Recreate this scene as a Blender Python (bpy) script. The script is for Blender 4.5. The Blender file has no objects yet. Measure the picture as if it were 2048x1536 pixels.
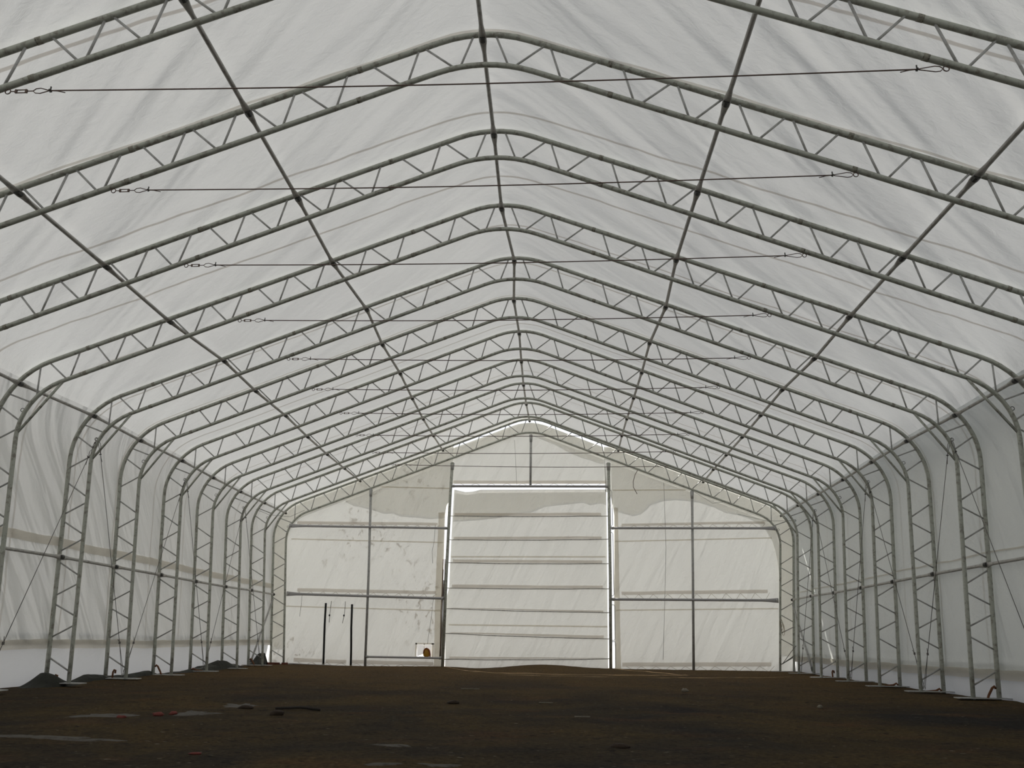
import bpy, math, random
from mathutils import Vector, Matrix, noise
PI = math.pi
C = bpy.context.scene.collection
SC = bpy.context.scene
random.seed(7)

# ------------------------------------------------------------------ camera
cam = bpy.data.objects.new('camera', bpy.data.cameras.new('camera'))
C.objects.link(cam)
cam.data.sensor_width = 36.0
cam.data.lens = 27.7145
cam.data.clip_start = 0.05
cam.data.clip_end = 600
R_ = Vector((0.99873855, 0.04864675, 0.0124417))
U_ = Vector((0.00304909, -0.30607909, 0.95200121))
F_ = Vector((-0.05011991, 0.95076237, 0.30584131))
M = Matrix((R_, U_, -F_)).transposed().to_4x4()
M.translation = Vector((0.8212, 0.0, 0.9515))
cam.matrix_world = M
SC.camera = cam

# ------------------------------------------------------------------ sky, sun, exposure
SC.view_settings.view_transform = 'Standard'
SC.view_settings.look = 'None'
SC.view_settings.gamma = 1
SC.view_settings.use_curve_mapping = False
SC.view_settings.exposure = 0.0
world = bpy.data.worlds.new('sky')
SC.world = world
world.use_nodes = True
wn = world.node_tree
wn.nodes.clear()
w_out = wn.nodes.new('ShaderNodeOutputWorld')
w_bg = wn.nodes.new('ShaderNodeBackground')
w_tc = wn.nodes.new('ShaderNodeTexCoord')
w_sep = wn.nodes.new('ShaderNodeSeparateXYZ')
w_ramp = wn.nodes.new('ShaderNodeValToRGB')
w_ramp.color_ramp.elements[0].position = 0.0
w_ramp.color_ramp.elements[0].color = (1.0, 1.0, 1.0, 1)
w_ramp.color_ramp.elements[1].position = 0.9
w_ramp.color_ramp.elements[1].color = (0.62, 0.74, 0.95, 1)
wn.links.new(w_tc.outputs['Generated'], w_sep.inputs[0])
wn.links.new(w_sep.outputs['Z'], w_ramp.inputs[0])
wn.links.new(w_ramp.outputs[0], w_bg.inputs[0])
w_bg.inputs[1].default_value = 1.25
wn.links.new(w_bg.outputs[0], w_out.inputs[0])

sun_data = bpy.data.lights.new('sun', 'SUN')
sun_data.energy = 9.0
sun_data.angle = math.radians(1.0)
sun_data.color = (1.0, 0.96, 0.89)
sun = bpy.data.objects.new('sun', sun_data)
C.objects.link(sun)
sun.location = (-12, 40, 45)
sun.rotation_euler = Vector((-0.25, 0.54, 0.80)).to_track_quat('Z', 'Y').to_euler()

SC.cycles.max_bounces = 14
SC.cycles.diffuse_bounces = 7
SC.cycles.transmission_bounces = 8
SC.cycles.transparent_max_bounces = 8
SC.cycles.use_denoising = True

# ------------------------------------------------------------------ materials
def mat(name):
    m = bpy.data.materials.new(name)
    m.use_nodes = True
    m.node_tree.nodes.clear()
    return m, m.node_tree

class NT:
    def __init__(s, tree): s.t = tree
    def n(s, kind, **kw):
        nd = s.t.nodes.new(kind)
        for k, v in kw.items(): setattr(nd, k, v)
        return nd
    def link(s, a, b): s.t.links.new(a, b)
    def math(s, op, a, b=None, c=None):
        nd = s.n('ShaderNodeMath', operation=op)
        for i, v in enumerate((a, b, c)):
            if v is None: continue
            if isinstance(v, (int, float)): nd.inputs[i].default_value = v
            else: s.link(v, nd.inputs[i])
        return nd.outputs[0]
    def mixc(s, fac, a, b):
        nd = s.n('ShaderNodeMix', data_type='RGBA')
        for i, v in ((0, fac), (6, a), (7, b)):
            if isinstance(v, (int, float)): nd.inputs[i].default_value = v
            elif isinstance(v, tuple): nd.inputs[i].default_value = (*v, 1)
            else: s.link(v, nd.inputs[i])
        return nd.outputs[2]
    def noise(s, vec, scale, detail=3, rough=0.5, dist=0.0):
        nd = s.n('ShaderNodeTexNoise')
        nd.inputs['Scale'].default_value = scale
        nd.inputs['Detail'].default_value = detail
        nd.inputs['Roughness'].default_value = rough
        nd.inputs['Distortion'].default_value = dist
        s.link(vec, nd.inputs['Vector'])
        return nd.outputs['Fac']
    def mapping(s, vec, scale=(1, 1, 1), rot=(0, 0, 0), loc=(0, 0, 0)):
        nd = s.n('ShaderNodeMapping')
        nd.inputs['Scale'].default_value = scale
        nd.inputs['Rotation'].default_value = rot
        nd.inputs['Location'].default_value = loc
        s.link(vec, nd.inputs['Vector'])
        return nd.outputs[0]
    def ramp(s, fac, p0, p1):
        nd = s.n('ShaderNodeMapRange')
        nd.inputs[1].default_value = p0
        nd.inputs[2].default_value = p1
        s.link(fac, nd.inputs[0])
        return nd.outputs[0]

def fabric(name, trans, refl, tcol=(1, 1, 1), seam=False, rot=0.45, fold=0.0, fine=0.0, dirt=0.0, foldscale=1.0, nearfold=False):
    """woven white sheeting: part of the light goes through, part is scattered back. UV in metres."""
    m, t = mat(name)
    g = NT(t)
    out = g.n('ShaderNodeOutputMaterial')
    dif = g.n('ShaderNodeBsdfDiffuse')
    tra = g.n('ShaderNodeBsdfTranslucent')
    add = g.n('ShaderNodeAddShader')
    uv = g.n('ShaderNodeTexCoord').outputs['UV']
    base_t = tuple(trans * c for c in tcol)
    base_r = tuple(refl * c for c in tcol)
    tc = None
    if seam:
        sep = g.n('ShaderNodeSeparateXYZ')
        g.link(uv, sep.inputs[0])
        wob = g.noise(g.mapping(uv, (0.3, 0.8, 1)), 1.0, 2)
        u = g.math('MULTIPLY_ADD', wob, 0.16, sep.outputs[0])
        fr = g.math('FRACT', g.math('ADD', g.math('DIVIDE', g.math('SUBTRACT', u, 8.95), 1.757), 0.5))
        d = g.math('MULTIPLY', g.math('ABSOLUTE', g.math('SUBTRACT', fr, 0.5)), 1.757)
        mask = g.math('SUBTRACT', 1.0, g.ramp(d, 0.020, 0.030))
        tc = g.mixc(mask, base_t, tuple(trans * 0.60 * c for c in (tcol[0] * 1.02, tcol[1] * 0.96, tcol[2] * 0.9)))
    blot = g.noise(g.mapping(uv, (0.5, 0.5, 1)), 1.0, 4, 0.6)
    vary = g.ramp(blot, 0.3, 0.75)
    tc2 = g.mixc(vary, tuple(v * 0.93 for v in base_t) if tc is None else base_t, base_t if tc is None else base_t)
    if tc is not None:
        mul = g.n('ShaderNodeMix', data_type='RGBA', blend_type='MULTIPLY')
        mul.inputs[0].default_value = 1.0
        g.link(tc, mul.inputs[6])
        sh = g.mixc(vary, (0.93, 0.93, 0.94), (1.0, 1.0, 1.0))
        g.link(sh, mul.inputs[7])
        tc2 = mul.outputs[2]
    if dirt > 0:
        dn = g.noise(g.mapping(uv, (1.3, 0.9, 1), (0, 0, 0.6)), 3.4, 8, 0.74, 0.6)
        area = g.noise(g.mapping(uv, (0.3, 0.3, 1), loc=(3, 1, 0)), 1.0, 2)
        dm = g.math('MULTIPLY', g.ramp(dn, 0.555, 0.60), g.ramp(area, 0.46, 0.56))
        dm = g.math('MULTIPLY', dm, dirt)
        tc2 = g.mixc(dm, tc2, tuple(v * k for v, k in zip(base_t, (0.34, 0.30, 0.25))))
    g.link(tc2, tra.inputs[0])
    dif.inputs[0].default_value = (*base_r, 1)
    h = None
    if fold > 0:
        mp = g.mapping(g.mapping(uv, (1, 1, 1), (0, 0, rot)), (1.5 * foldscale, 0.22 * foldscale, 1))
        n1 = g.noise(mp, 1.5, 2, 0.45, 0.4)
        h = g.math('MULTIPLY', n1, 0.55 * fold)
        if nearfold:
            sp = g.n('ShaderNodeSeparateXYZ')
            g.link(uv, sp.inputs[0])
            near = g.math('ADD', g.math('MULTIPLY', g.math('SUBTRACT', 1.0, g.ramp(sp.outputs[0], 10.5, 20.0)), 0.82), 0.18)
            h = g.math('MULTIPLY', h, near)
    if fine > 0:
        n2 = g.noise(g.mapping(g.mapping(uv, (1, 1, 1), (0, 0, rot + 0.3)), (1.4, 0.7, 1)), 7.0, 5, 0.62, 0.7)
        hf = g.math('MULTIPLY', n2, 0.022 * fine)
        h = hf if h is None else g.math('ADD', h, hf)
    if h is not None:
        bmp = g.n('ShaderNodeBump')
        bmp.inputs['Strength'].default_value = 1.0
        bmp.inputs['Distance'].default_value = 1.0
        g.link(h, bmp.inputs['Height'])
        g.link(bmp.outputs[0], dif.inputs['Normal'])
        g.link(bmp.outputs[0], tra.inputs['Normal'])
    g.link(dif.outputs[0], add.inputs[0])
    g.link(tra.outputs[0], add.inputs[1])
    g.link(add.outputs[0], out.inputs[0])
    return m

def solid(name, col, rough=0.6, metal=0.0, var=0.0, col2=None, scale=8.0, bump=0.0):
    m, t = mat(name)
    g = NT(t)
    out = g.n('ShaderNodeOutputMaterial')
    b = g.n('ShaderNodeBsdfPrincipled')
    b.inputs['Base Color'].default_value = (*col, 1)
    b.inputs['Roughness'].default_value = rough
    b.inputs['Metallic'].default_value = metal
    if col2 is not None:
        oc = g.n('ShaderNodeTexCoord').outputs['Object']
        nz = g.noise(oc, scale, 5, 0.65)
        fac = g.math('MULTIPLY', g.ramp(nz, 0.50, 0.68), var)
        g.link(g.mixc(fac, col, col2), b.inputs['Base Color'])
        if bump:
            bm = g.n('ShaderNodeBump')
            bm.inputs['Distance'].default_value = bump
            g.link(nz, bm.inputs['Height'])
            g.link(bm.outputs[0], b.inputs['Normal'])
    g.link(b.outputs[0], out.inputs[0])
    return m

MT = {}
MT['roof'] = fabric('roof_sheeting', 0.125, 0.66, (1.0, 0.998, 0.965), seam=True, rot=-0.62, fold=0.46, fine=0.6, foldscale=0.62, nearfold=True)
MT['wall'] = fabric('side_sheeting', 0.092, 0.64, (1.0, 1.0, 0.97), seam=True, rot=-0.62, fold=1.0, fine=0.6, nearfold=True)
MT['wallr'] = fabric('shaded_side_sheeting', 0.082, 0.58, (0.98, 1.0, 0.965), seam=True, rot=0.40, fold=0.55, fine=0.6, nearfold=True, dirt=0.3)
MT['end'] = fabric('end_sheeting', 0.119, 0.66, (1.0, 0.998, 0.955), rot=0.35, fold=0.16, fine=0.75, dirt=0.85)
MT['clean'] = fabric('curtain_sheeting', 0.118, 0.66, (1.0, 0.998, 0.955), rot=0.45, fold=0.20, fine=0.75)
MT['skirt'] = fabric('skirt_sheeting', 0.092, 0.66, (0.98, 0.99, 1.01), fine=0.4)
MT['pane'] = fabric('thin_pane_sheeting', 0.145, 0.66, (1.0, 1.0, 1.0), fine=0.3)
MT['flap'] = fabric('wrap_and_shade_cloth', 0.50, 0.42, (1.0, 0.98, 0.93), fine=0.4)  # for the cover wrap and the sheets added to shade the end wall
MT['pocket'] = fabric('pocket_sheeting', 0.66, 0.12, (1.0, 0.955, 0.90), fine=0.3)
MT['band'] = fabric('rolled_hem', 0.60, 0.20, (1.0, 0.96, 0.88), fine=0.6)
MT['steel'] = solid('galvanised_steel', (0.46, 0.475, 0.42), 0.5, 0.25, 0.7, (0.13, 0.10, 0.075), 11, 0.002)
MT['legsteel'] = solid('weathered_galvanised_web', (0.46, 0.46, 0.45), 0.5, 0.25, 0.4, (0.14, 0.12, 0.10), 14)
MT['purlin'] = solid('dull_steel_pipe', (0.50, 0.49, 0.465), 0.5, 0.3, 0.5, (0.12, 0.10, 0.09), 9)
MT['girt'] = solid('pale_galvanised_pipe', (0.42, 0.41, 0.42), 0.45, 0.3)
MT['sleeve'] = solid('stained_steel_joint', (0.30, 0.29, 0.24), 0.6, 0.2, 0.9, (0.05, 0.04, 0.03), 30)
MT['clamp'] = solid('dark_clamp_steel', (0.07, 0.07, 0.065), 0.55, 0.3)
MT['cable'] = solid('rusted_wire', (0.15, 0.105, 0.088), 0.7, 0.2)
MT['greywire'] = solid('grey_wire', (0.16, 0.15, 0.14), 0.6, 0.3)
MT['cord'] = solid('pale_cord', (0.42, 0.37, 0.29), 0.9)
MT['black'] = solid('black_webbing', (0.012, 0.012, 0.012), 0.8)
MT['rust'] = solid('rusted_iron', (0.16, 0.062, 0.025), 0.85, 0.1, 0.7, (0.07, 0.03, 0.016), 20)
MT['plastic'] = solid('dull_black_sheet', (0.030, 0.031, 0.024), 0.95, 0.0, 0.8, (0.016, 0.016, 0.015), 5, 0.02)
MT['brick'] = solid('red_brick', (0.16, 0.055, 0.035), 0.9, 0.0, 0.7, (0.09, 0.035, 0.025), 18)
MT['red'] = solid('red_scrap', (0.15, 0.025, 0.018), 0.7)
MT['pale'] = solid('pale_stone', (0.20, 0.18, 0.14), 0.9, 0.0, 0.7, (0.10, 0.09, 0.07), 30)
MT['wood'] = solid('dark_wood', (0.02, 0.016, 0.013), 0.9)
MT['clod'] = solid('soil_clod', (0.030, 0.018, 0.010), 0.95, 0.0, 0.7, (0.015, 0.010, 0.007), 30, 0.01)
MT['yellow'] = solid('amber_plastic', (0.50, 0.25, 0.02), 0.5, 0.0, 0.6, (0.35, 0.14, 0.02), 9)
MT['orange'] = solid('red_orange_rim', (0.30, 0.06, 0.02), 0.5)
MT['yard'] = solid('pale_yard_gravel', (0.55, 0.53, 0.48), 0.95, 0.0, 0.5, (0.42, 0.40, 0.36), 2.0)

def soil():
    m, t = mat('dark_soil')
    g = NT(t)
    out = g.n('ShaderNodeOutputMaterial')
    b = g.n('ShaderNodeBsdfPrincipled')
    b.inputs['Roughness'].default_value = 0.95
    b.inputs['Specular IOR Level'].default_value = 0.1
    oc = g.n('ShaderNodeTexCoord').outputs['Object']
    big = g.noise(g.mapping(oc, (0.35, 0.30, 1)), 1.0, 4, 0.6, 0.4)
    mid = g.noise(g.mapping(oc, (0.8, 1.0, 1), loc=(4, 9, 0)), 2.2, 5, 0.65)
    fin = g.noise(oc, 22.0, 5, 0.7)
    red = g.noise(g.mapping(oc, (0.5, 0.9, 1), loc=(11, 2, 0)), 1.3, 4, 0.6)
    c = g.mixc(g.ramp(big, 0.36, 0.62), (0.025, 0.022, 0.019), (0.074, 0.050, 0.020))
    c = g.mixc(g.math('MULTIPLY', g.ramp(mid, 0.52, 0.70), 0.55), c, (0.021, 0.018, 0.015))
    c = g.mixc(g.math('MULTIPLY', g.ramp(red, 0.55, 0.75), 0.6), c, (0.100, 0.048, 0.022))
    # the soil turns paler and redder towards the closed end
    sp = g.n('ShaderNodeSeparateXYZ'); g.link(oc, sp.inputs[0])
    far_red = g.math('MULTIPLY', g.ramp(g.math('MULTIPLY_ADD', big, 5.0, sp.outputs[1]), 14.0, 27.0), 0.75)
    c = g.mixc(far_red, c, (0.122, 0.075, 0.030))
    pat = g.noise(g.mapping(oc, (0.55, 1.2, 1), loc=(2, 5, 0)), 1.6, 6, 0.7)
    c = g.mixc(g.math('MULTIPLY', g.ramp(pat, 0.66, 0.74), 0.5), c, (0.15, 0.135, 0.11))
    spk = g.noise(g.mapping(oc, (1, 1, 1), loc=(7, 3, 0)), 7.0, 3, 0.6)
    c = g.mixc(g.math('MULTIPLY', g.ramp(spk, 0.62, 0.68), 0.75), c, (0.012, 0.010, 0.009))
    chip = g.noise(g.mapping(oc, (0.5, 1.0, 1), loc=(1, 8, 0)), 19.0, 1, 0.5)
    c = g.mixc(g.math('MULTIPLY', g.ramp(chip, 0.745, 0.765), 0.8), c, (0.20, 0.17, 0.13))
    mul = g.n('ShaderNodeMix', data_type='RGBA', blend_type='MULTIPLY')
    mul.inputs[0].default_value = 1.0
    g.link(c, mul.inputs[6])
    g.link(g.mixc(g.ramp(fin, 0.30, 0.70), (0.45, 0.45, 0.45), (1.5, 1.5, 1.5)), mul.inputs[7])
    g.link(mul.outputs[2], b.inputs['Base Color'])
    bm = g.n('ShaderNodeBump')
    bm.inputs['Distance'].default_value = 0.05
    bm.inputs['Strength'].default_value = 0.9
    g.link(g.math('ADD', fin, g.math('MULTIPLY', mid, 1.2)), bm.inputs['Height'])
    g.link(bm.outputs[0], b.inputs['Normal'])
    g.link(b.outputs[0], out.inputs[0])
    return m
MT['soil'] = soil()

# ------------------------------------------------------------------ helpers
def meshobj(name, V, Fc, m, parent=None, smooth=False, uv=None):
    me = bpy.data.meshes.new(name)
    me.from_pydata([tuple(v) for v in V], [], Fc)
    me.materials.append(m)
    if smooth:
        me.polygons.foreach_set('use_smooth', [True] * len(me.polygons))
    if uv is not None:
        lay = me.uv_layers.new(name='UVMap')
        for li, l in enumerate(me.loops):
            lay.data[li].uv = uv[l.vertex_index]
    me.update()
    o = bpy.data.objects.new(name, me)
    C.objects.link(o)
    if parent is not None:
        o.parent = parent
        w, q = Vector((0, 0, 0)), parent
        while q is not None:
            w += q.location
            q = q.parent
        o.location = -w
    return o

def tag(o, label, cat, group=None, kind=None):
    o['label'] = label
    o['category'] = cat
    if group: o['group'] = group
    if kind: o['kind'] = kind
    return o

def empty(name, loc, label, cat, group=None, kind=None):
    o = bpy.data.objects.new(name, None)
    o.empty_display_size = 0.2
    C.objects.link(o)
    o.location = loc
    return tag(o, label, cat, group, kind)

def tube_data(pts, r, n=8, closed=False, scales=None, up=None):
    """verts/faces of a tube along pts; scales = per point (across, along up)"""
    P = [Vector(p) for p in pts]
    V, Fc = [], []
    k = len(P)
    prev = None
    for i, p in enumerate(P):
        if closed:
            t = (P[(i + 1) % k] - P[i - 1]).normalized()
        else:
            a = P[max(i - 1, 0)]; b = P[min(i + 1, k - 1)]
            t = (b - a).normalized()
        if up is not None:
            v = up - t * up.dot(t)
            v.normalize()
        elif prev is None:
            ref = Vector((0, 0, 1)) if abs(t.z) < 0.9 else Vector((0, 1, 0))
            v = (ref - t * ref.dot(t)).normalized()
        else:
            v = (prev - t * prev.dot(t)).normalized()
        prev = v
        s = t.cross(v)
        sa, sb = scales[i] if scales else (1, 1)
        for j in range(n):
            a = 2 * PI * j / n
            V.append(p + s * (math.cos(a) * r * sa) + v * (math.sin(a) * r * sb))
    rng = k if closed else k - 1
    for i in range(rng):
        i2 = (i + 1) % k
        for j in range(n):
            j2 = (j + 1) % n
            Fc.append((i * n + j, i * n + j2, i2 * n + j2, i2 * n + j))
    if not closed:
        Fc.append(tuple(range(n - 1, -1, -1)))
        Fc.append(tuple((k - 1) * n + j for j in range(n)))
    return V, Fc

def tube(name, pts, r, m, parent=None, n=8, closed=False, scales=None, up=None):
    V, Fc = tube_data(pts, r, n, closed, scales, up)
    return meshobj(name, V, Fc, m, parent, smooth=True)

def join(*parts):
    V, Fc = [], []
    for v, f in parts:
        o = len(V)
        V += v
        Fc += [tuple(i + o for i in q) for q in f]
    return V, Fc

def box_data(c, s, rz=0.0, rx=0.0):
    m = Matrix.Rotation(rz, 3, 'Z') @ Matrix.Rotation(rx, 3, 'X')
    V = [Vector(c) + m @ Vector((x * s[0] / 2, y * s[1] / 2, z * s[2] / 2)) for x in (-1, 1) for y in (-1, 1) for z in (-1, 1)]
    return V, [(0, 1, 3, 2), (4, 6, 7, 5), (0, 4, 5, 1), (2, 3, 7, 6), (0, 2, 6, 4), (1, 5, 7, 3)]

def box(name, c, s, m, parent=None, rz=0.0, rx=0.0):
    V, Fc = box_data(c, s, rz, rx)
    return meshobj(name, V, Fc, m, parent)

def ring_pts(c, r, a1, a2, n=12):
    a1, a2 = Vector(a1), Vector(a2)
    return [Vector(c) + a1 * (r * math.cos(2 * PI * i / n)) + a2 * (r * math.sin(2 * PI * i / n)) for i in range(n)]

def blob(name, c, s, m, parent=None, seed=0, rough=0.35, n=8):
    V, Fc = [], []
    rings = 6
    for i in range(rings + 1):
        th = PI * i / rings
        for j in range(n):
            a = 2 * PI * j / n
            d = Vector((math.sin(th) * math.cos(a), math.sin(th) * math.sin(a), math.cos(th)))
            k = 1 + rough * noise.noise(d * 1.7 + Vector((seed * 3.1, seed * 1.7, 0)))
            V.append(Vector(c) + Vector((d.x * s[0], d.y * s[1], d.z * s[2])) * k)
    for i in range(rings):
        for j in range(n):
            j2 = (j + 1) % n
            Fc.append((i * n + j, i * n + j2, (i + 1) * n + j2, (i + 1) * n + j))
    return meshobj(name, V, Fc, m, parent, smooth=True)

# ------------------------------------------------------------------ the building's profile
YT = [6.852, 8.867, 11.046, 13.268, 15.556, 17.667, 19.799, 21.837, 23.948, 26.059, 28.156]
# each truss leans and settles a little: sideways at 8 m, lift of the roof, lift of the foot
WARP = [(-0.078, 0.12, -0.054), (-0.078, 0.108, -0.054), (-0.076, 0.102, -0.085), (-0.085, 0.032, 0.042), (0.043, 0.076, 0.029),
        (-0.057, 0.061, 0.015), (-0.014, 0.041, -0.002), (-0.03, -0.048, 0.005), (-0.04, -0.094, 0.001), (-0.018, -0.114, 0.024),
        (0.034, -0.139, 0.0)]

def warp_at(y):
    if y <= YT[0]: return WARP[0]
    if y >= YT[-1]: return WARP[-1]
    for i in range(10):
        if y <= YT[i + 1]:
            f = (y - YT[i]) / (YT[i + 1] - YT[i])
            return tuple(a + (b - a) * f for a, b in zip(WARP[i], WARP[i + 1]))

def at(x, z, y, dy=0.0):
    sw, dr, db = warp_at(y)
    t = max(min(z / 8.0, 1.1), 0.0)
    tt = min(t, 1.0)
    return Vector((x + sw * t, y + dy, z + db * (1 - tt) + dr * tt))

def fillet(P, rad, step=0.16):
    out = [Vector(P[0])]
    for i in range(1, len(P) - 1):
        a, b, c = Vector(P[i - 1]), Vector(P[i]), Vector(P[i + 1])
        d1 = (a - b).normalized(); d2 = (c - b).normalized()
        ang = d1.angle(d2)
        tl = rad[i - 1] / math.tan(ang / 2)
        p1 = b + d1 * tl; p2 = b + d2 * tl
        cen = b + (d1 + d2).normalized() * (rad[i - 1] / math.sin(ang / 2))
        v1 = p1 - cen; v2 = p2 - cen
        tot = v1.angle(v2)
        k = max(4, int(tot * rad[i - 1] / step))
        sgn = 1 if (v1.x * v2.y - v1.y * v2.x) > 0 else -1
        for j in range(k + 1):
            q = sgn * tot * j / k
            out.append(cen + Vector((v1.x * math.cos(q) - v1.y * math.sin(q), v1.x * math.sin(q) + v1.y * math.cos(q))))
    out.append(Vector(P[-1]))
    return out

SL = 0.3895
def profile(x0, lean, zv, rc, rr, zb=0.0, off=0.0):
    zq = (zv - SL * x0) / (1 + SL * lean)
    xq = x0 + lean * zq
    xb = x0 + lean * zb
    return fillet([(-xb, zb), (-xq, zq), (0, zv), (xq, zq), (xb, zb)], [rc, rr, rc])

OUT = profile(8.803, 0.0859, 8.895, 1.35, 1.68)
INN = profile(8.350, 0.0859, 8.401, 1.05, 1.80)
OFFS = 0.075
SKIN = profile(8.803 + OFFS, 0.0859, 8.895 + OFFS * 1.07, 1.35 + OFFS, 1.68 + OFFS)

def by_x(path, x):
    """point of the upper part of a profile above |x| (right half)"""
    h = [p for p in path if p.x >= -1e-6]
    if x <= h[0].x: return h[0]
    for a, b in zip(h, h[1:]):
        if a.x <= x <= b.x and b.x > a.x:
            f = (x - a.x) / (b.x - a.x)
            return a + (b - a) * f
    return h[-1]

def by_z(path, z):
    """point of the right hand leg of a profile at height z"""
    h = [p for p in path if p.x >= 0][::-1]
    for a, b in zip(h, h[1:]):
        if a.y <= z <= b.y:
            f = (z - a.y) / (b.y - a.y)
            return a + (b - a) * f
    return h[-1]

def dense(path, step=0.5):
    out = [path[0]]
    for a, b in zip(path, path[1:]):
        k = max(1, int((b - a).length / step))
        for j in range(1, k + 1): out.append(a + (b - a) * (j / k))
    return out

# web bars: (outer chord position, inner chord position); roof by x, legs by z
ROOF_WEBS = [(.15, .33), (.84, .40), (.90, 1.04), (1.55, 1.12), (1.87, 2.00), (2.52, 2.08), (2.58, 2.71), (3.18, 2.76), (3.36, 3.50),
             (3.96, 3.56), (4.03, 4.17), (4.61, 4.23), (4.87, 5.03), (5.47, 5.10), (5.55, 5.70), (6.15, 5.77), (6.33, 6.46),
             (6.92, 6.52), (6.98, 7.12), (7.52, 7.18), (7.80, 7.91), (8.36, 7.96), (8.50, 8.47)]
LEG_WEBS = [(5.03, 5.02 - .16), (4.79, 4.51), (4.11, 4.37), (3.81, 3.51), (3.16, 3.41), (3.03, 2.76), (2.43, 2.68), (2.23, 1.96),
            (1.58, 1.82), (1.43, 1.20), (0.80, 1.04), (0.45, 0.19)]
SPLICES = [1.71, 4.74, 7.66]
ORD = ['nearest', 'second', 'third', 'fourth', 'fifth', 'sixth', 'seventh', 'eighth', 'ninth', 'tenth', 'last']
TL = ['nearest arched steel truss, cut off by the upper corners of the picture',
      'second arched steel truss from the camera, nearest one with its peak in view',
      'third arched steel truss from the camera, spanning the roof overhead',
      'fourth arched steel truss from the camera, only its curved shoulders showing at the edges',
      'fifth arched steel truss from the camera, nearest with both feet in view',
      'sixth arched steel truss from the camera, feet standing on the dark soil',
      'seventh arched steel truss from the camera, brace cables meeting at its shoulders',
      'eighth arched steel truss from the camera, midway along the hall',
      'ninth arched steel truss from the camera, two bays before the end wall',
      'tenth arched steel truss from the camera, one bay before the end wall',
      'farthest arched steel truss, standing against the cream end wall']

def truss(k):
    y = YT[k]
    root = empty('arched_truss', at(0, 0, y), TL[k], 'truss', 'arched trusses along the hall')
    po = [at(p.x, p.y, y) for p in dense(OUT)]
    po[-1] = at(OUT[-1].x, -0.04, y)
    po[0] = at(OUT[0].x, -0.04, y)
    di = dense(INN)
    pi_ = [at(p.x, p.y, y) for p in di]
    pi_[0] = at(di[0].x, -0.04, y); pi_[-1] = at(di[-1].x, -0.04, y)
    tube('outer_chord', po, 0.041, MT['steel'], root, 12)
    tube('inner_chord', pi_, 0.038, MT['steel'], root, 12)
    for s in (-1, 1):
        for a, b in ROOF_WEBS:
            p = by_x(OUT, a); q = by_x(INN, b)
            tube('web_strut', [at(s * p.x, p.y, y), at(s * q.x, q.y, y)], 0.0155, MT['legsteel'], root, 7)
        for a, b in LEG_WEBS:
            p = by_z(OUT, a); q = by_z(INN, b)
            tube('web_strut', [at(s * p.x, p.y, y), at(s * q.x, q.y, y)], 0.0155, MT['legsteel'], root, 7)
        p = by_x(INN, 8.02); q = by_z(INN, 4.28)
        if k < 10: tube('knee_brace', [at(s * p.x, p.y - .01, y), at(s * q.x, q.y, y)], 0.024, MT['steel'], root, 8)
        zb = at(0, 0, y).z
        box('base_plate', (s * 8.52 + WARP[k][0] * 0, y, zb - 0.012), (0.92, 0.22, 0.016), MT['legsteel'], root)
        c = by_z(INN, 4.72)
        cc = at(s * (c.x + 0.068), c.y, y)
        tube('eyelet', ring_pts(cc, 0.032, (1, 0, 0), (0, 0, 1)), 0.006, MT['clamp'], root, 6, closed=True)
        if k <= 5:
            for x in SPLICES:
                for path, off, r in ((OUT, 0, .0435), (INN, -.02, .0405)):
                    a = by_x(path, x + off - .03); b = by_x(path, x + off + .03)
                    tube('splice_sleeve', [at(s * a.x, a.y, y), at(s * b.x, b.y, y)], r, MT['sleeve'], root, 12)
    return root

for k in range(11): truss(k)

# ------------------------------------------------------------------ purlins and wall girts along the hall
def nearest_on(path, x, z):
    best = min(dense(path, 0.05), key=lambda p: (p.x - x) ** 2 + (p.y - z) ** 2)
    return best
LINES = []
for s, side in ((0, ''), (-1, 'left'), (1, 'right')):
    if s == 0:
        LINES.append((0.0, 8.772, 'ridge_purlin', 'steel pipe purlin running along the ridge of the roof', 'purlin'))
    else:
        for (x, z, nm, what) in ((3.248, 7.630, 'roof_purlin', 'upper roof pipe purlin on the %s slope, next to the ridge'),
                                 (6.229, 6.469, 'roof_purlin', 'middle roof pipe purlin on the %s slope, between ridge and eave'),
                                 (8.937, 5.303, 'eave_purlin', 'eave pipe purlin along the %s shoulder of the trusses'),
                                 (9.0, 2.2946, 'wall_girt', 'pipe girt along the %s fabric wall at mid height')):
            LINES.append((s * x, z, nm, what % side, 'girt' if nm == 'wall_girt' else 'purlin'))

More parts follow.
